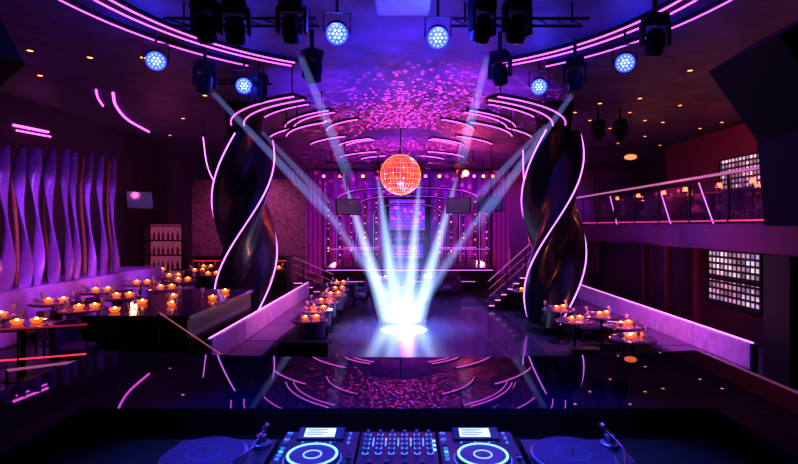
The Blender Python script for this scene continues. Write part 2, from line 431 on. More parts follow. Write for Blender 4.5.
for x,y in [(-6.1,5.9),(-5.3,6.9),(-6.2,7.4),(-5.3,8.2),(-6.3,8.9),(-5.5,9.6),(-6.4,10.4),(-5.3,10.9),(-6.3,11.8),(-5.6,12.4),(-6.3,13.4),(-5.5,14.0),(-6.3,15.0),(-5.3,15.6),(-6.6,16.4),(-4.3,14.4),(-4.2,15.8),(-7.6,15.2)]: T.append((x,y,0.5))
pitL=[(-1.95,9.95),(-2.0,11.1),(-2.05,12.3),(-2.0,13.5),(-2.05,14.7),(-2.2,16.2),(-0.9,17.4),(0.7,17.8)]
pitR=[(3.75,8.30),(4.05,9.35),(3.3,9.85),(4.05,10.4),(3.4,11.2),(4.05,13.9),(3.35,14.4)]
for x,y in pitL+pitR: T.append((x,y,0.0 if abs(x)>1.4 and x<2.8 or x>2.8 else 0.03))
BZ=2.65
BT=[(7.4,8.3),(7.5,9.5),(7.4,10.7),(7.5,12.0),(7.4,13.3),(7.5,14.6),(7.4,16.0),(7.4,17.6),(8.6,10.0),(8.7,12.4),(8.6,15.2)]
for x,y in BT: T.append((x,y,BZ))
place(mk_table(),T)
for i,(x,y,zz) in enumerate(T):
    if zz==0.5: o=[(0.66,0.08),(-0.66,-0.08)] if i%2 else [(0.66,-0.1)]
    elif zz==BZ: o=[(-0.05,0.64),(0.0,-0.60)] if i%2 else [(-0.05,0.64)]
    elif y>16: o=[(0.66,0.0),(-0.66,0.0)]
    elif x<0: o=[(-0.05,0.58)]
    else: o=[]
    for dx,dy in o:
        cx,cy=x+dx,y+dy
        if math.hypot(cx+4.05,cy-12.5)<1.25 or math.hypot(cx-3.66,cy-12.5)<1.25: continue
        if zz==0.5 and -5.15<cx<-2.9 and 7.0<cy<10.7: continue
        if zz==0.5 and (cx>-3.75 or cx<-6.65): continue
        if any(abs(q[2]-zz)<0.1 and math.hypot(q[0]-cx,q[1]-cy)<0.62 for q in C): continue
        if any(abs(q[2]-zz)<0.1 and math.hypot(q[0]-cx,q[1]-cy)<0.56 for q in T): continue
        C.append((cx,cy,zz)); CR.append((0,0,math.atan2(dy,dx)+pi/2+pi))
C+= [(4.1,11.3,0)]; CR+=[(0,0,pi)]
place(mk_chair(),C,CR)
can=[];gl=[];nap=[];lam=[];pl=[]
for i,(x,y,zz) in enumerate(T):
    if zz==BZ: lam.append((x,y,zz+0.75))
    else:
        can.append((x-0.06,y-0.03,zz+0.75)); can.append((x+0.13,y+0.08,zz+0.75))
    t0=random.uniform(0,1.2)
    ng=3 if zz<2 else 2
    for a in range(ng):
        t=t0+a*2*pi/ng
        gl.append((x+0.30*math.cos(t),y+0.30*math.sin(t),zz+0.75))
        if zz<2 and a==0:
            t2=t+pi/ng; pl.append((x+0.255*math.cos(t2),y+0.255*math.sin(t2),zz+0.75))
        if zz<2 and a==1:
            t2=t+pi/ng; nap.append((x+0.25*math.cos(t2),y+0.25*math.sin(t2),zz+0.75))
for x,y in [(-4.5,7.7),(-3.9,8.3),(-4.3,9.2),(-3.6,9.9),(-4.5,8.5),(-3.5,9.0)]: can.append((x,y,1.28))
for x,y in [(-4.3,7.9),(-4.1,8.6),(-3.8,9.3),(-4.4,9.7),(-3.7,8.0)]: gl.append((x,y,1.28))
place(mk_candle(),can); place(mk_lamp(),lam); place(mk_glass(),gl); place(mk_fan(),nap); place(mk_plate(),pl)
for p in ((4.0,9.2,1.15),(3.6,10.6,1.15),(-2.0,10.6,1.15),(-2.0,13.0,1.15),(-5.7,7.8,1.7),(-5.9,10.8,1.7),(7.6,9.2,3.9),(7.6,12.6,3.9),(7.6,15.8,3.9)):
    point(p,(1.0,0.24,0.12),16,0.05)

# ---------------- balcony railing ----------------
e=thing('balcony_railing',(6.56,0,BZ),'metal and glass balcony railing with painted violet glow','railing')
ys=[6.0+1.4*i for i in range(11)]
for y in ys:
    MB().box((0,y,0.5),(0.05,0.05,1.0)).out('post',darkmetal,e)
for a,b2 in zip(ys,ys[1:]):
    MB().box((0,(a+b2)/2,0.5),(0.012,b2-a-0.12,0.78)).out('glass_panel',glass,e)
MB().tube([(0,5.9,1.04),(0,20.0,1.04)],0.03,10).out('handrail',mat('glow_handrail',(0.5,0.25,0.4),0.25,0.8,emis=(0.8,0.25,0.6),es=0.5),e,True)  # rail glow put into the material as emission, bottom rail too
MB().tube([(0,5.9,0.06),(0,20.0,0.06)],0.02,8).out('bottom_rail',mat('rail_red',(0.5,0.1,0.1),0.3,emis=(0.9,0.08,0.45),es=0.5),e)
for i,y in enumerate([9.0,11.1,12.9,16.2]):
    neontube([(6.8,y,BZ+0.01),(6.8,y+0.55,BZ+0.95)],'slanting violet glow strip painting neon reflection in balcony railing',neonhot,0.012,'balcony reflection strips')  # glowing tubes added to paint neon reflections on the railing
neontube([(9.58,10.9,3.5),(9.58,13.0,4.0)],'long slanting violet neon strip on mezzanine wall',neonhot,0.02)

e=thing('globe_pendant_lamp',(5.9,13.2,CEIL),'small amber globe pendant lamp hanging from ceiling','lamp')
MB().cyl((0,0,-0.55),0.008,0.008,1.1,8).out('cord',black,e)
MB().sph((0,0,-1.18),0.12,20,12,(1.3,1.3,0.6)).out('lamp_globe',mat('amber_globe',(1,0.4,0.2),0.4,emis=(1,0.18,0.06),es=2.0),e,True)
# ---------------- downlights ----------------
dl=[(90,57),(143,57),(205,95),(20,98),(60,115),(183,118),(600,103),(645,120),(680,105),(722,122),(735,140),(610,128),(660,145),(700,150),(575,112),(640,98),(40,75),(170,135),(560,140),(690,70),(30,50),(630,112),(663,122),(590,120),(618,143),(700,128),(645,136)]
pos=[onz(a,b,CEIL) for a,b in dl]; pos=[p for p in pos if -8.9<p.x<11.9 and p.y<26]
e=thing('ceiling_downlight',(0,0,0),'small recessed amber ceiling downlight','ceiling light','ceiling downlights')
MB().lathe([(0.08,-0.015),(0.08,0.0),(0.05,0.0),(0.05,-0.015)],20,ring=True).out('trim_ring',darkmetal,e)
MB().cyl((0,0,-0.006),0.045,0.045,0.012,16).out('bulb',amber,e)
place(e,pos)

# ---------------- stage lights ----------------
def mk_par():
    e=thing('led_par_lamp',(0,0,CEIL),'round stage lamp with glowing blue LED cluster on bracket','stage lamp','blue LED stage lamps')
    h=MB().lathe([(0.135,-0.04),(0.145,-0.05),(0.145,0.08),(0.09,0.14),(0.04,0.16)],28).out('lamp_body',black,e,True,loc=(0,0,-0.5),rot=Vector((0,-0.84,-0.54)).to_track_quat('-Z','Y').to_euler())
    MB().cyl((0,0,-0.052),0.138,0.138,0.008,28).out('lens_plate',bluefil,h)
    for r,n in ((0,1),(0.052,6),(0.102,12)):
        for k in range(n):
            a=2*pi*k/n
            MB().sph((r*math.cos(a),r*math.sin(a),-0.058),0.015,10,6,(1,1,0.6)).out('led',blueledw if r<0.07 else blueled,h,True)
    b=MB(); b.tube([(-0.17,0,-0.5),(-0.17,0,-0.24),(0.17,0,-0.24),(0.17,0,-0.5)],0.012,6); b.cyl((0,0,-0.12),0.02,0.02,0.24,10)
    b.out('bracket',darkmetal,e)
    return e
parpos=[onz(a,b,5.1) for a,b in ((337,33),(438,37),(156,60),(244,85),(539,86),(625,62))]
place(mk_par(),[(p.x,p.y,CEIL) for p in parpos],[(0,0,-math.atan2(p.x,p.y)) for p in parpos])
for i,p in enumerate(parpos):
    point((p.x*0.98,p.y-0.35,5.0),(0.04,0.05,1.0),60 if i<2 else 34,0.03)
def mk_head(s=1.0,lit=False):
    e=thing('moving_head_light',(0,0,0),'black moving head stage light hanging from ceiling','stage light','moving head lights')
    MB().cyl((0,0,0.15),0.03,0.03,0.30,10).out('clamp',black,e)
    MB().box((0,0,-0.08*s),(0.34*s,0.30*s,0.16*s),bev=0.03*s).out('base',black,e)
    for sx in(-1,1): MB().box((sx*0.20*s,0,-0.30*s),(0.05*s,0.14*s,0.38*s),bev=0.015*s).out('yoke_arm',black,e)
    MB().box((0,0,-0.17*s),(0.42*s,0.16*s,0.04*s)).out('yoke_bridge',black,e)
    b=MB(); b.lathe([(0.06*s,0.20*s),(0.13*s,0.14*s),(0.15*s,0.0),(0.14*s,-0.14*s),(0.12*s,-0.20*s)],24)
    h=b.out('head',black,e,True,loc=(0,0,-0.42*s),rot=(math.radians(20),0,0))
    MB().cyl((0,0,-0.205*s),0.08*s,0.08*s,0.01,24).out('lens',mat('lit_lens',(0.5,0.6,0.9),0.1,emis=(0.6,0.75,1.0),es=4.0) if lit else mat('dark_lens',(0.02,0.02,0.08),0.1,emis=(0.1,0.15,0.7),es=0.1),h)
    return e
hp=[(205,0),(235,2),(292,0),(482,0),(517,0),(575,58),(205,62),(258,74),(620,120),(598,120),(500,52),(655,15),(312,50)]
hl=[]; hz=CEIL-0.30
for a,b in hp:
    d=(hz-EYE)*F/(CY-b)
    hl.append(Vector(((a-CX)/F*d,d,hz)))
place(mk_head(0.82),hl,[(0,0,random.uniform(-.8,.8)) for _ in hl])
for i,(a,b) in enumerate([((-3.2,6.6,hz+0.04),(-1.2,6.6,hz+0.04)),((0.6,6.6,hz+0.04),(2.4,6.6,hz+0.04)),((-3.9,9.4,hz+0.04),(-2.6,9.4,hz+0.04))]):
    b2=MB(); b2.tube([a,b],0.02,8); b2.tube([(a[0],a[1]+0.25,a[2]),(b[0],b[1]+0.25,b[2])],0.02,8)
    n=8
    for k in range(n):
        t=k/n; t2=(k+1)/n; b2.tube([(a[0]+(b[0]-a[0])*t,a[1],a[2]),(a[0]+(b[0]-a[0])*t2,a[1]+0.25,a[2])],0.01,6)
    for t in (0.1,0.9): b2.cyl((a[0]+(b[0]-a[0])*t,a[1]+0.12,(a[2]+CEIL)/2),0.015,0.015,CEIL-a[2],8)
    o=b2.out('lighting_truss',black); tag(o,'black lighting truss hanging under ceiling','truss','lighting trusses')
e=thing('projector',(-0.05,6.4,CEIL),'pale box projector mounted flat under the ceiling','projector')
MB().box((0,0,-0.12),(0.7,0.5,0.18),bev=0.03).out('projector_body',mat('projector_grey',(0.3,0.35,0.5),0.4),e)
MB().cyl((0.15,-0.26,-0.12),0.06,0.06,0.06,20,rot=(pi/2,0,0)).out('projector_lens',blackgloss,e)

# ---------------- disco ball ----------------
e=thing('disco_ball',(-0.2,15.4,CEIL),'large mirrored disco ball with painted orange and red glow','disco ball')
MB().cyl((0,0,-0.4),0.015,0.015,0.8,10).out('hanging_rod',darkmetal,e)
b=MB(); b.sph((0,0,0),0.62,36,24)
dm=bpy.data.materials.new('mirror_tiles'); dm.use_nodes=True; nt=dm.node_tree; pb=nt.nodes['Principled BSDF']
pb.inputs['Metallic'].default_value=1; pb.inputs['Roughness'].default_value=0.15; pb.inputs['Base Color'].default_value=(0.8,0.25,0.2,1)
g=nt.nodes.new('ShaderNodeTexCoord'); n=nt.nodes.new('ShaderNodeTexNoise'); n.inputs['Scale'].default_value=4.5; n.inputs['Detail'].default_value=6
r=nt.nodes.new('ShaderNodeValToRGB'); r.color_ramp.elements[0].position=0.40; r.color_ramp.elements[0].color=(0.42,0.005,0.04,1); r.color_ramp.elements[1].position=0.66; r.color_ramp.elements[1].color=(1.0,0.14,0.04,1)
nt.links.new(g.outputs['Object'],n.inputs['Vector']); nt.links.new(n.outputs['Fac'],r.inputs['Fac']); nt.links.new(r.outputs['Color'],pb.inputs['Emission Color']); pb.inputs['Emission Strength'].default_value=1.0  # orange and red glow painted on the mirror tiles as emission
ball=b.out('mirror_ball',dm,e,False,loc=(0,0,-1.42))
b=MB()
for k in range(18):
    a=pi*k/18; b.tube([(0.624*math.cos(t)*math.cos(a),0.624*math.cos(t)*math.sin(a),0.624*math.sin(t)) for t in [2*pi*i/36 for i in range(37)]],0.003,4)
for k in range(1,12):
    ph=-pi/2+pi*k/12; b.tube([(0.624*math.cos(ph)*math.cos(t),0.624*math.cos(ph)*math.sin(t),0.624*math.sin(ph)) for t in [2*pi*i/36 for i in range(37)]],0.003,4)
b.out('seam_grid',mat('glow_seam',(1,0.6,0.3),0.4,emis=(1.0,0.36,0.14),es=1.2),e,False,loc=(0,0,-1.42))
point((-0.2,14.2,4.0),(1,0.15,0.12),40)

# ---------------- rear stage ----------------
e=thing('stage_platform',(0.1,23.4,0),'low dark stage platform with lit front step','stage')
MB().box((0,0,0.45),(7.0,6.0,0.9),bev=0.02).out('platform',wood,e)
MB().box((0,-3.3,0.22),(5.4,0.6,0.44)).out('step',wood,e)
MB().tube([(-3.4,-3.03,0.80),(3.4,-3.03,0.80)],0.008,6).out('edge_light',neonhot,e)
MB().tube([(-2.6,-3.62,0.40),(2.6,-3.62,0.40)],0.006,6).out('edge_light',neonhot,e)
e=thing('video_screen',(0.0,26.6,0.9),'blue glowing stage video screen with bright pattern','screen')
scr=patmat('screen_blue','brick',(0.06,0.08,1.0),(0.35,0.06,0.75),5.0,0.4,es=0.8,mortar=0.08,bw=0.5,rh=0.9,swap='XZY')
MB().box((0,0,2.3),(1.9,0.08,1.6)).out('display',scr,e)
f=MB()
for sx in(-1,1): f.box((sx*1.05,-0.02,1.6),(0.14,0.2,3.2))
f.box((0,-0.02,3.2),(2.2,0.2,0.14)).box((0,-0.02,1.4),(2.2,0.2,0.14)); f.out('frame',black,e)
e=thing('stage_desk',(0.0,24.0,0.9),'small stage desk with glowing violet front','desk')
MB().box((0,0,0.5),(1.8,0.6,1.0),bev=0.02).out('desk_body',black,e)
MB().box((0,-0.31,0.5),(1.5,0.02,0.6)).out('glow_panel',patmat('desk_glow','brick',(0.5,0.12,1.0),(0.1,0.05,0.9),4,0.4,es=0.6,mortar=0.08,bw=0.4,rh=0.6,swap='XZY'),e)
for w_,h_,y_ in ((1.75,3.7,25.4),(2.5,4.05,24.2),(3.25,4.35,22.9)):
    e=thing('stage_arch',(0.05,y_,0.0),'tall black stage arch outlined with violet light strip','arch','nested stage arches')
    z0=0.9
    arch=[(-w_,z0),(-w_,h_-0.6)]+[(-w_*math.cos(t)**0.6 if math.cos(t)>0 else 0,h_-0.6+0.6*math.sin(t)) for t in [pi/2*i/8 for i in range(1,9)]]
    arch+= [(-x,zz) for x,zz in reversed(arch[:-1])]
    MB().tube([(x,0,zz) for x,zz in arch],0.07,8).out('arch_frame',black,e)
    MB().tube([(x,-0.08,zz) for x,zz in arch],0.009,6).out('light_strip',archneon,e)
for i,(y_,zb,w_) in enumerate(((20.55,0.9,6.6),(22.0,0.9,5.8))):
    e=thing('stage_railing',(0.1,y_,zb),'thin metal stage railing with violet lit top bar','railing','stage railings')
    for s in (-1,1):
        MB().tube([(s*w_/2,0,0.75),(s*1.3,0,0.75)],0.014,6).out('top_bar',archneon,e)
        MB().tube([(s*w_/2,0,0.40),(s*1.3,0,0.40)],0.010,6).out('mid_bar',darkmetal,e)
        for k in range(5):
            xx=s*(1.3+(w_/2-1.3)*k/4); MB().cyl((xx,0,0.375),0.014,0.014,0.75,8).out('post',darkmetal,e)
lm=[mat('pix_pink',(1,.3,.6),.4,emis=(1,0.15,0.45),es=3),mat('pix_red',(1,.2,.1),.4,emis=(1,0.12,0.05),es=4),mat('pix_violet',(.6,.3,1),.4,emis=(0.4,0.15,1.0),es=2.6),mat('pix_orange',(1,.5,.2),.4,emis=(1,0.3,0.08),es=4)]
for j,x in enumerate((-4.1,-3.5,-2.9,-2.2,-1.6,1.7,2.3,2.95,3.55,4.15)):
    e=thing('pixel_light_bar',(x,26.1,0.9),'vertical bar of small pink and violet pixel lamps','light bar','pixel light bars')
    zb=-0.9 if abs(x)>3.58 else 0.0
    MB().box((0,0,(zb+3.4)/2),(0.06,0.06,3.4-zb)).out('bar_frame',black,e)
    rr=random.Random(j)
    for k in range(8): MB().sph((0,-0.04,0.30+k*0.38+rr.uniform(-.14,.14)),rr.uniform(.014,.038),8,6).out('pixel_lamp',lm[rr.randrange(4)],e)
def curtain(x0,x1,y,z0,z1,label,m):
    b=MB(); bm=b.bm; n=int((x1-x0)*22); prev=None
    for i in range(n+1):
        x=x0+(x1-x0)*i/n; yy=y+0.10*math.sin(x*7)
        q=(bm.verts.new((x,yy,z0)),bm.verts.new((x,yy,z1)))
        if prev: bm.faces.new((prev[0],q[0],q[1],prev[1]))
        prev=q
    o=b.out('stage_curtain',m,None,True); tag(o,label,'curtain','stage curtains')
cm=mat('magenta_curtain',(0.16,0.06,0.26),0.6)
curtain(-4.4,-1.3,26.5,0.0,5.5,'pleated violet stage curtain beside screen',cm)
curtain(1.3,4.4,26.5,0.0,5.5,'pleated violet stage curtain beside screen',cm)
def mk_can(col,name):
    e=thing('stage_spotlight',(0,0,0),'small %s glowing stage spotlight on rear pipe'%name,'stage light','rear stage spotlights')
    MB().lathe([(0.07,0.0),(0.085,0.04),(0.085,0.16),(0.05,0.20)],16).out('lamp_body',black,e,True,rot=(math.radians(-100),0,0))
    MB().sph((0,-0.01,0),0.065,12,8,(1,0.4,1)).out('lens',mat('lens_'+name,col,0.4,emis=col,es=9),e,True)
    MB().cyl((0,0.08,0.18),0.015,0.015,0.30,8).out('clamp',black,e)
    return e
cans=[('red',(1,0.06,0.04),[-2.9,0.2,2.4,3.7]),('orange',(1,0.25,0.05),[-1.9,1.4,3.3]),('magenta',(1,0.05,0.5),[-0.9,-3.6,2.9,0.8])]
for nm,c,xs in cans: place(mk_can(c,nm),[(x,21.6,4.75) for x in xs])
b2=MB(); b2.tube([(-4.0,21.68,5.08),(4.0,21.68,5.08)],0.03,8)
for x in(-3.5,0,3.3): b2.cyl((x,21.68,5.34),0.02,0.02,0.52,8)
tag(b2.out('lighting_pipe',black),'black lighting pipe above the stage','pipe')
for x,y,zz,rz in ((-2.0,17.0,3.25,0.5),(1.75,17.0,3.3,-0.5),(-8.3,15.5,3.4,1.1),(3.0,18.0,3.4,-0.3)):
    e=thing('television',(x,y,zz),'flat black television angled down on ceiling pole','television','hanging televisions',(math.radians(-8),0,rz))
    MB().box((0,0,0),(0.9,0.06,0.56),bev=0.01).out('bezel',black,e)
    MB().box((0,-0.034,0),(0.84,0.006,0.50)).out('screen',mat('tv_dim',(0.02,0.02,0.05),0.15,emis=(0.10,0.1,0.4),es=0.2),e)
    MB().tube([(0,0.05,0),(0,0.05,(CEIL-zz)*1.0)],0.015,8).out('pole',black,e)
def stairs(x0,y,dirx,n,w,rise,run,z0,label):
    e=thing('staircase',(x0,y,z0),label,'stairs')
    b=MB()
    for i in range(n): b.box((dirx*(i+0.5)*run,0,(i+1)*rise/2),(run,w,(i+1)*rise))
    b.out('steps',wood,e)
    sg=mat('step_glow',(1,.5,.8),0.4,emis=(0.9,0.25,0.55),es=1.6)
    for i in range(n): MB().box((dirx*(i+0.5)*run,-w/2-0.012,(i+0.9)*rise),(run*0.9,0.02,0.025)).out('tread_light',sg,e)
    H=n*rise; L=n*run*dirx
    for hh in (0.9,0.65,0.4): MB().tube([(0,-w/2,hh),(L,-w/2,H+hh)],0.022 if hh>0.8 else 0.012,8).out('handrail',mat('stair_rail',(0.5,0.3,0.4),0.3,0.7,emis=(0.7,0.2,0.5),es=0.2),e,True)
    for i in range(0,n+1,3): MB().cyl((dirx*i*run,-w/2,i*rise+0.45),0.018,0.018,0.9,8).out('baluster',darkmetal,e)
stairs(2.5,16.0,1,13,1.3,0.17,0.19,0.0,'dark staircase with glowing pink step edges')
stairs(-2.6,18.5,-1,4,1.8,0.15,0.35,0.0,'short dark steps with glowing edges up to terrace')
e=thing('bar_counter',(-5.75,17.6,0.5),'long bar counter with glowing red front','bar')
MB().box((0,0,0.5),(3.2,0.7,1.0),bev=0.02).out('bar_body',wood,e)
MB().box((0,0,1.03),(3.4,0.85,0.06),bev=0.01).out('bar_top',M['counter_top'],e)
MB().tube([(-1.6,-0.38,0.9),(1.6,-0.38,0.9)],0.010,6).out('bar_light',redneon,e)
e=thing('bottle_shelf',(-8.3,17.2,0.5),'backlit pink bottle shelving unit','shelf')
f=MB(); f.box((0,0.2,1.1),(1.3,0.05,2.2))
for k in range(5): f.box((0,0,0.1+k*0.5),(1.3,0.4,0.04))
for sx in(-1,1): f.box((sx*0.65,0,1.1),(0.05,0.4,2.2))
f.out('shelf_frame',wood,e)
MB().box((0,0.16,1.1),(1.2,0.01,2.1)).out('back_light',mat('shelf_glow',(0.8,0.3,0.5),0.5,emis=(0.8,0.15,0.35),es=0.2),e)
bot=thing('bottle',(0,0,0),'dark liquor bottle on backlit shelf','bottle','bar bottles')
MB().lathe([(0.035,0),(0.04,0.01),(0.04,0.18),(0.014,0.24),(0.014,0.31),(0.0,0.31)],12).out('glass',mat('bottle_glass',(0.3,0.08,0.1),0.1),bot,True)
place(bot,[(-8.3+dx,17.12,0.5+0.12+k*0.5) for k in range(4) for dx in (-0.5,-0.36,-0.2,-0.05,0.12,0.27,0.45)])
def sofa(x,y,w,label):
    e=thing('lounge_sofa',(x,y,0.03),label,'sofa','rear lounge sofas')
    MB().box((0,0,0.22),(w,0.7,0.40),bev=0.04).out('seat',leather,e,True)
    MB().box((0,0.33,0.52),(w,0.14,0.60),bev=0.04).out('backrest',leather,e,True)
    for s in(-1,1): MB().box((s*(w/2-0.07),-0.02,0.36),(0.14,0.7,0.50),bev=0.04).out('armrest',leather,e,True)
for x,y in ((-0.6,19.2),(1.3,19.2)): sofa(x,y,1.5,'low dark leather lounge sofa facing the dance floor')

# ---------------- near left rails ----------------
def rail(p0,p1,h,label,m,n=3,m2=None,r=0.018):  # bar materials carry emission that paints the light on the rails
    e=thing('handrail',p0,label,'railing'); v=Vector(p1)-Vector(p0)
    MB().tube([(0,0,h),v+Vector((0,0,h))],r,10).out('rail_bar',m,e,True)
    for i in range(n+1):
        q=v*(i/n); MB().cyl((q.x,q.y,q.z+h/2),0.012,0.012,h,10).out('post',darkmetal,e)
    if m2: MB().tube([Vector((0,0,h*0.6)),v+Vector((0,0,h*0.6))],0.010,8).out('light_strip',m2,e)
rail((-3.45,6.95,0.5),(-2.45,6.6,0.0),0.9,'thin brass handrail with painted glow descending beside the steps',mat('glow_brass',(0.8,0.45,0.35),0.25,0.8,emis=(1,0.3,0.25),es=0.25),2,None,0.010)
rail((-5.2,5.6,0.5),(-3.9,6.1,0.5),0.9,'metal handrail with painted red glow on terrace edge',mat('red_rail',(0.6,0.08,0.12),0.25,0.6,emis=(1,0.05,0.12),es=0.25),2,redneon,0.012)
rail((-3.6,4.5,0.0),(-3.0,4.9,0.0),1.3,'pale handrail with painted glow near the booth',mat('pale_rail',(0.8,0.4,0.55),0.25,0.3,emis=(1,0.25,0.5),es=0.3),1,redneon,0.012)

# ---------------- speakers (near) ----------------
e=thing('loudspeaker',(0,0,CEIL),'large black loudspeaker cabinet hung beside the booth','loudspeaker')
P=[(2.05,3.65),(2.37,3.85),(3.1,4.1),(3.1,2.62),(2.43,2.60),(2.38,3.18)]
MB().prism([(a,b-CEIL) for a,b in P],'Y',2.75,3.4).out('cabinet',black,e)
MB().cyl((2.75,3.1,-0.75),0.03,0.03,1.5,10).out('hanger',black,e)
e=thing('loudspeaker',(0,0,CEIL),'black loudspeaker cabinet hung near the booth','loudspeaker')
P=[(-2.29,3.57),(-2.63,3.27),(-3.2,3.27),(-3.2,4.1),(-2.5,3.95)]
MB().prism([(a,b-CEIL) for a,b in P],'Y',2.5,3.0).out('cabinet',black,e)
MB().cyl((-2.9,2.8,-0.75),0.03,0.03,1.5,10).out('hanger',black,e)

# ---------------- DJ booth ----------------
LZ=1.75; TZ=1.63; bx=-0.04
e=thing('dj_booth',(bx,2.0,0),'glossy black dj booth with wide mirror ledge','dj booth')
poly=[(-2.05,0.33),(2.05,0.33)]+[(2.05-4.1*i/24, 1.23+0.20*((2.05-4.1*i/24)/2.05)**2) for i in range(25)]
MB().prism(poly,'Z',LZ-0.04,LZ).out('ledge',blackgloss,e)
for sx in(-1,1): MB().box((sx*1.76,-0.22,LZ-0.02),(0.58,1.098,0.04),bev=0.004).out('side_ledge',blackgloss,e)
MB().box((0,1.18,0.86),(4.02,0.05,1.70)).out('front_panel',blackgloss,e)
for sx in(-1,1): MB().box((sx*2.02,0.22,0.86),(0.04,1.95,1.70)).out('side_panel',blackgloss,e)
b=MB(); b.box((0,0.325,1.68),(2.93,0.01,0.10))
b.box((0,-0.22,TZ-0.02),(2.93,1.08,0.04)); b.out('equipment_shelf',mat('shelf_black',(0.003,0.003,0.006),0.85),e)
struct(MB().box((0,0.9,0.95),(3.9,4.4,0.1)).out('floor.004',black),'raised dark floor inside the booth')

gearm=mat('gear_black',(0.025,0.03,0.06),0.35,coat=0.1)
ringm=mat('ring_cyan',(0.1,0.4,1),0.3,emis=(0.14,0.36,1.0),es=3.0)
btnm=mat('button_blue',(0.05,0.1,0.4),0.3,emis=(0.05,0.15,1.0),es=1.4)
white=mat('screen_white',(0.9,0.95,1),0.4,emis=(0.75,0.88,1.0),es=0.8)
knobm=mat('knob_grey',(0.20,0.20,0.32),0.35)
def box_part(n,c,s,m,p,bev=0.002): return MB().box(c,s,bev=bev).out(n,m,p)
def player(x):
    e=thing('media_player',(x,1.92,TZ),'black dj media player with lit blue jog ring and white screen','media player','dj media players')
    H=0.10
    box_part('body',(0,0,H/2),(0.312,0.40,H),gearm,e,0.006)
    MB().lathe([(0.0,H+0.018),(0.098,H+0.018),(0.103,H+0.012),(0.106,H)],48,(0,-0.055,0)).out('jog_wheel',mat('jog_metal',(0.10,0.11,0.22),0.35,0.5),e,True)
    MB().lathe([(0.086,H+0.0182),(0.095,H+0.0182),(0.095,H+0.0205),(0.086,H+0.0205)],48,(0,-0.055,0),ring=True).out('jog_ring',ringm,e)
    MB().lathe([(0.101,H+0.001),(0.108,H+0.001),(0.108,H+0.004),(0.101,H+0.004)],48,(0,-0.055,0),ring=True).out('outer_ring',btnm,e)
    MB().lathe([(0.030,H+0.018),(0.036,H+0.018),(0.036,H+0.020),(0.030,H+0.020)],32,(0,-0.055,0),ring=True).out('jog_display',mat('jog_disp',(0.1,0.3,0.9),0.3,emis=(0.3,0.5,1.0),es=1.2),e)
    s=MB().box((0,0,0),(0.19,0.085,0.012),bev=0.003).out('screen_housing',gearm,e,loc=(0.0,0.145,H+0.011),rot=(math.radians(10),0,0))
    MB().box((-0.005,0,0.007),(0.125,0.060,0.002)).out('screen',white,s)
    b=MB()
    for k in range(4): b.box((-0.015-0.008*(k%2),0.020-0.012*k,0.0085),(0.085-0.02*(k%2),0.003,0.001))
    b.out('screen_text',mat('text_blue',(0.02,0.05,0.3),0.5,emis=(0.05,0.2,0.6),es=0.4),s)
    for k in range(5): MB().cyl((0.118,0.17-k*0.022,H+0.003),0.006,0.006,0.006,12).out('button',btnm if k%2==0 else knobm,e)
    for k in range(6): box_part('button',(-0.135,0.175-k*0.02,H+0.002),(0.022,0.010,0.005),btnm if k in(0,3) else knobm,e,0.001)
    for k in range(8): box_part('button',(-0.065+k*0.0185,0.085,H+0.002),(0.012,0.008,0.005),btnm if k%3==0 else knobm,e,0.001)
    for k in range(4): box_part('hot_cue_button',(-0.132,0.03-k*0.03,H+0.003),(0.016,0.010,0.006),mat('cue_green',(0.1,0.8,0.4),0.4,emis=(0.1,0.9,0.5),es=0.8) if k==1 else btnm,e,0.001)
    box_part('fader_slot',(0.135,-0.09,H+0.001),(0.008,0.15,0.002),black,e,0.0)
    box_part('pitch_fader',(0.135,-0.06,H+0.006),(0.022,0.012,0.012),chrome,e,0.002)
    for yy,mm in((-0.15,'g'),(-0.185,'o')): MB().cyl((-0.132,yy,H+0.003),0.014,0.014,0.006,20).out('play_button',mat('play_'+mm,(0.2,0.9,0.3) if mm=='g' else (1,0.5,0.1),0.4,emis=(0.1,1,0.3) if mm=='g' else (1,0.4,0.05),es=1.5),e)
player(-0.353); player(0.283)
e=thing('dj_mixer',(-0.035,1.92,TZ),'black four channel dj mixer with lit knobs','mixer')
H=0.10
box_part('body',(0,0,H/2),(0.312,0.40,H),gearm,e,0.006)
for cxi in range(6):
    for r in range(5):
        x=-0.125+cxi*0.05; y=0.165-r*0.042
        MB().lathe([(0.009,H),(0.0075,H+0.018),(0.0,H+0.018)],14,(x,y,0)).out('knob',knobm,e,True)
b=MB()
for cxi in range(6):
    for r in range(5):
        x=-0.125+cxi*0.05; y=0.165-r*0.042
        b.lathe([(0.010,0),(0.0125,0),(0.0125,0.001),(0.010,0.001)],16,(x,y,H),ring=True)
b.out('knob_light',mat('knob_blue',(0.1,0.3,1),0.4,emis=(0.10,0.25,1.0),es=2.0),e)
for k in range(5):
    for q in range(6): MB().box((-0.10+k*0.05,0.14-q*0.012-0.02,H+0.002),(0.005,0.007,0.003)).out('level_light',mat('lvl_o',(1,.4,.1),.4,emis=(1,.35,.08),es=2) if q==0 and k%2 else M['knob_blue'],e)
for k in range(4):
    box_part('fader_slot',(-0.105+k*0.065,-0.11,H+0.001),(0.006,0.08,0.002),black,e,0)
    box_part('channel_fader',(-0.105+k*0.065,-0.09,H+0.006),(0.018,0.01,0.012),knobm,e)
for k in range(3): box_part('display_key',(0.143,0.1-k*0.04,H+0.002),(0.012,0.016,0.004),ringm,e)
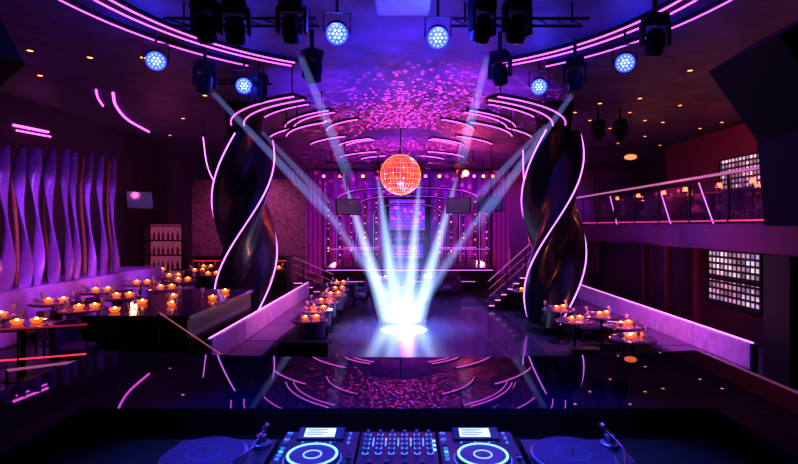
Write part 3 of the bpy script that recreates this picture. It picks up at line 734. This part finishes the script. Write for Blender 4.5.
def turntable(x,label):
    e=thing('turntable',(x,1.90,TZ),label,'turntable','dj turntables')
    box_part('plinth',(0,0,0.05),(0.40,0.36,0.07),gearm,e,0.008)
    for sx in(-1,1):
        for sy in(-1,1): MB().cyl((sx*0.16,sy*0.14,0.008),0.025,0.025,0.016,16).out('foot',black,e)
    MB().lathe([(0.0,0.105),(0.150,0.105),(0.158,0.10),(0.160,0.086),(0.0,0.086)],48,(-0.035,0,0)).out('platter',mat('platter',(0.30,0.32,0.50),0.35,0.7),e,True)
    r=MB().lathe([(0.0,0.0),(0.148,0.0),(0.148,0.003),(0.0,0.003)],48).out('slipmat',mat('vinyl',(0.015,0.022,0.10),0.35),e,loc=(-0.035,0,0.1055))
    b=MB()
    for rr in (0.06,): b.lathe([(rr,0.0031),(rr+0.0025,0.0031),(rr+0.0025,0.004),(rr,0.004)],40,ring=True)
    b.out('mat_print',mat('print_blue',(0.08,0.10,0.4),0.5,emis=(0.05,0.08,0.7),es=0.15),r)
    MB().cyl((-0.035,0,0.115),0.003,0.003,0.02,10).out('spindle',chrome,e)
    MB().lathe([(0.0,0.085),(0.038,0.085),(0.038,0.10),(0.02,0.105),(0.02,0.13),(0.0,0.13)],24,(0.15,0.11,0)).out('tonearm_base',mat('arm_base',(0.25,0.26,0.42),0.3,0.7),e,True)
    MB().tube(smooth([(0.15,0.16,0.135),(0.15,0.11,0.135),(0.15,0.0,0.132),(0.135,-0.07,0.128),(0.115,-0.12,0.122)]),0.0045,8).out('tonearm',chrome,e,True)
    MB().cyl((0.15,0.175,0.135),0.014,0.014,0.03,16,rot=(pi/2,0,0)).out('counterweight',chrome,e)
    MB().box((0.105,-0.14,0.12),(0.018,0.04,0.008),rot=(0,0,-0.4)).out('headshell',chrome,e)
    box_part('pitch_slider',(0.18,-0.09,0.09),(0.014,0.10,0.006),black,e,0.001)
    MB().cyl((-0.17,-0.15,0.09),0.012,0.012,0.012,16).out('start_button',chrome,e)
turntable(-0.735,'black turntable with silver tonearm on booth shelf')
turntable(0.665,'black turntable with silver tonearm on booth shelf')
spot((-0.04,1.2,4.6),(0,2.0,1.6),(0.12,0.16,1.0),420,46,0.8)  # unseen blue spots added to brighten the dj gear
spot((-1.2,3.6,4.6),(-0.7,1.9,1.6),(0.10,0.14,1.0),420,26,0.8)
spot((1.1,3.6,4.6),(0.7,1.9,1.6),(0.10,0.14,1.0),420,26,0.8)

# ---------------- light beams and haze painted as glowing cones ----------------
def volmat(col,k,L,f0,f1):
    m=bpy.data.materials.new('beam_glow_volume'); m.use_nodes=True; nt=m.node_tree; nt.nodes.clear()
    o=nt.nodes.new('ShaderNodeOutputMaterial'); em=nt.nodes.new('ShaderNodeEmission'); em.inputs[0].default_value=(*col,1)
    tc=nt.nodes.new('ShaderNodeTexCoord'); sp=nt.nodes.new('ShaderNodeSeparateXYZ'); mr=nt.nodes.new('ShaderNodeMapRange')
    mr.inputs['From Min'].default_value=0; mr.inputs['From Max'].default_value=L; mr.inputs['To Min'].default_value=k*f0; mr.inputs['To Max'].default_value=k*f1
    nt.links.new(tc.outputs['Object'],sp.inputs[0]); nt.links.new(sp.outputs['Z'],mr.inputs['Value']); nt.links.new(mr.outputs[0],em.inputs[1])
    nt.links.new(em.outputs[0],o.inputs['Volume']); return m
def beam(p0,p1,r0,r1,col,k,label,f0=1.0,f1=0.0,grp='stage light beams',core=True):  # emissive volume cone painted as a beam; no real haze scatters light
    p0=Vector(p0); p1=Vector(p1); L=(p1-p0).length
    m=volmat(col,k*(0.30 if core else 1.0),L,f0,f1)
    ob=MB().cyl((0,0,L/2),r0,r1,L,28).out('light_beam',m); ob.location=p0; ob.rotation_euler=(p1-p0).to_track_quat('Z','Y').to_euler()
    if core:
        m2=volmat(col,k*0.45,L,f0,f1); MB().cyl((0,0,L/2),r0*0.65,r1*0.65,L*0.999,24).out('beam_core',m2,ob)
        m3=volmat(col,k*0.5,L,f0,f1); MB().cyl((0,0,L/2),r0*0.35,r1*0.35,L*0.998,20).out('beam_core',m3,ob)
    tag(ob,label,'light beam',grp,'stuff'); return ob
hit=Vector((-0.08,12.6,0.04))
WB='bright blue white stage light beam falling onto dance floor'
WC=(0.40,0.60,1.0)
for x,zz,k in ((-2.5,4.5,3.4),(-1.13,4.5,3.4),(-0.35,3.6,1.4),(0.5,4.5,3.4),(1.95,4.5,3.4)):
    s=Vector((x,19.5,zz)); t=hit+Vector((x*0.15,0.6,0.0)); beam(s,t,0.08,0.28,WC,k,WB,0.22,1.0)
for x in (-1.13,0.5): spot((x,19.5,4.5),hit+Vector((0,0.2,0)),(0.7,0.85,1.0),700,5,0.6,0.02)
beam(hit+Vector((0,0.25,0)),hit+Vector((0,0.9,3.0)),0.55,1.6,(0.26,0.40,1.0),0.42,'soft blue glowing cone painting haze above floor spot',1.0,0.0)
spot((-0.08,12.4,5.3),hit+Vector((0,-0.2,0)),(0.85,0.95,1.0),80000,13.5,0.55,0.03)  # unseen overhead spot added for the bright floor pool
spot((-0.08,12.5,5.3),hit,(0.25,0.4,1.0),8000,44,1.0,0.03)
TB='thin pale blue light beam drawn as a glowing cone'
def hb(px0,py0,px1,py1,d1,k=1.2,r1=0.18,z0=4.75,end=0.0):
    a=onz(px0,py0,z0); b=at(px1,py1,d1); beam(a,b,0.045,r1,(0.30,0.38,1.0),k,TB,1.0,end,core=False)
hb(213,93,345,232,16,1.3); hb(301,57,350,180,14,0.9); hb(487,58,460,165,14,0.9); hb(572,95,472,232,16,1.3)
hb(546,125,470,205,18,0.8); hb(262,132,335,210,18,0.8)
beam(at(300,172,18),at(388,298,14.5),0.05,0.22,(0.32,0.46,1.0),1.8,TB,0.15,1.0)
beam(at(508,172,18),at(424,298,14.5),0.05,0.22,(0.32,0.46,1.0),1.8,TB,0.15,1.0)
rh=[(x,19.5,5.04) for x in (-2.5,-1.13,0.5,1.95)]
e=mk_head(0.8,True); e['group']='rear moving head lights'; e['label']='black moving head light throwing white beam'
place(e,rh)
b2=MB(); b2.tube([(-3.2,19.68,5.1),(2.8,19.68,5.1)],0.03,8); b2.tube([(-3.2,19.9,5.1),(2.8,19.9,5.1)],0.03,8)
for x in(-3.0,-0.3,2.6): b2.cyl((x,19.8,5.35),0.02,0.02,0.5,8); b2.tube([(x,19.68,5.1),(x,19.9,5.1)],0.02,6)
tag(b2.out('lighting_truss',darkmetal),'black lighting truss across the stage front','truss','lighting trusses')
e=thing('red_spotlight',(2.25,19.2,4.62),'small stage spotlight glowing hot red','stage light')
MB().lathe([(0.12,0.0),(0.14,0.05),(0.09,0.18)],20).out('lamp_body',black,e,True,rot=(math.radians(-90),0,0))
MB().sph((0,-0.02,0),0.13,16,10,(1,0.5,1)).out('lens',mat('hot_red',(1,0.3,0.3),0.4,emis=(1,0.07,0.04),es=9),e,True)
MB().cyl((0,0.08,0.5),0.015,0.015,0.96,8).out('hanging_pole',black,e)
point((2.25,18.9,4.6),(1,0.08,0.08),180)

# ---------------- room lighting: unseen spots and points added as washes ----------------
spot((0,7.5,2.9),(0.0,8.4,5.6),(0.05,0.03,1.0),1300,80,1.0)
spot((-1.6,10.5,2.6),(-1.6,11.0,5.6),(0.13,0.03,1.0),1300,80,1.0)
spot((1.4,10.5,2.6),(1.4,11.0,5.6),(0.32,0.03,1.0),1200,80,1.0)
spot((0,17,1.0),(0,19,5.6),(0.42,0.03,1.0),1600,90,1.0)
for x,c,p in ((-3,(0.70,0.04,0.85),700),(3,(0.70,0.04,0.85),700),(0,(0.25,0.08,1.0),500)):
    spot((x,21.9,4.6),(x*1.1,26.5,2.6),c,p,90,0.8)
point((0,22.0,2.4),(0.35,0.05,1.0),320,0.2)
point((-3.6,24.5,1.0),(1,0.08,0.25),190,0.2); point((3.6,24.5,1.0),(1,0.10,0.25),190,0.2)
spot((-5.5,16.3,4.6),(-6.0,19.4,2.2),(0.8,0.20,0.6),330,90,0.8)
spot((5.5,17.5,4.6),(5.8,20.6,2.2),(0.45,0.06,1.0),320,90,0.8)
spot((-1.5,11,5.2),(-3.1,11.5,0.6),(0.90,0.36,0.95),950,62,0.8)
spot((3.4,8.8,5.2),(5.1,9.8,0.6),(0.66,0.24,1.0),1250,72,0.8)
spot((0.5,16,5.2),(0.5,14.5,0),(0.10,0.18,1.0),1600,100,0.9)
spot((0.5,10,5.2),(0.5,11,0),(0.10,0.15,1.0),550,80,0.9)
spot((-4.5,8,5.2),(-5.8,9,0.5),(0.75,0.10,0.45),240,90,0.8)
spot((5.6,12,4.4),(9.6,13,3.6),(1.0,0.10,0.15),380,100,0.8)
spot((5.4,12,1.5),(7.7,13,1.2),(0.9,0.05,0.35),90,110,0.8)
spot((4.0,9,4.0),(6.5,9.5,2.3),(1.0,0.10,0.30),100,60,0.8)
point((-7.5,15.5,3.8),(1.0,0.12,0.4),24)
def ball_dots(loc,tgt,col,p,ang,sc,lo,hi,base=0.006):  # unseen patterned spots added to throw the mirror ball's light dots
    l=bpy.data.lights.new('ball_dot_light','SPOT'); l.energy=p; l.color=col; l.spot_size=math.radians(ang); l.spot_blend=1.0; l.shadow_soft_size=0.003
    l.use_nodes=True; nt=l.node_tree; em=nt.nodes['Emission']
    tc=nt.nodes.new('ShaderNodeTexCoord'); v=nt.nodes.new('ShaderNodeTexVoronoi'); v.inputs['Scale'].default_value=sc
    r=nt.nodes.new('ShaderNodeValToRGB'); r.color_ramp.elements[0].color=(1,1,1,1); r.color_ramp.elements[0].position=lo; r.color_ramp.elements[1].color=(base,base,base,1); r.color_ramp.elements[1].position=hi
    nt.links.new(tc.outputs['Normal'],v.inputs['Vector']); nt.links.new(v.outputs['Distance'],r.inputs['Fac']); nt.links.new(r.outputs['Color'],em.inputs['Strength'])
    o=bpy.data.objects.new('ball_dot_light',l); COL.objects.link(o); o.location=loc; aim(o,tgt)
ball_dots((0.4,12.2,2.4),(0.6,12.6,5.6),(0.85,0.06,0.85),14000,110,26,0.18,0.36)
ball_dots((-0.2,14.3,3.0),(-0.2,15.5,5.6),(1.0,0.05,0.30),16000,140,26,0.18,0.36)
ball_dots((0,17.5,2.6),(0,20,5.6),(1.0,0.05,0.3),22000,120,26,0.18,0.36)

w=bpy.data.worlds.new('World'); scene.world=w; w.use_nodes=True
w.node_tree.nodes['Background'].inputs[0].default_value=(0.002,0.001,0.006,1); w.node_tree.nodes['Background'].inputs[1].default_value=1.0
scene.view_settings.view_transform='Standard'
for lk in ('Medium High Contrast','Standard - Medium High Contrast'):
    try: scene.view_settings.look=lk; print('LOOK',lk); break
    except Exception as ex: print('no look',lk)

cam=bpy.data.cameras.new('camera'); cam.sensor_width=36; cam.lens=36*F/798; cam.clip_start=0.05
cam.shift_x=-(CX-399)/798; cam.shift_y=-(232-CY)/798
co=bpy.data.objects.new('camera',cam); COL.objects.link(co); co.location=(0,0,EYE); co.rotation_euler=(pi/2,0,0)
scene.camera=co
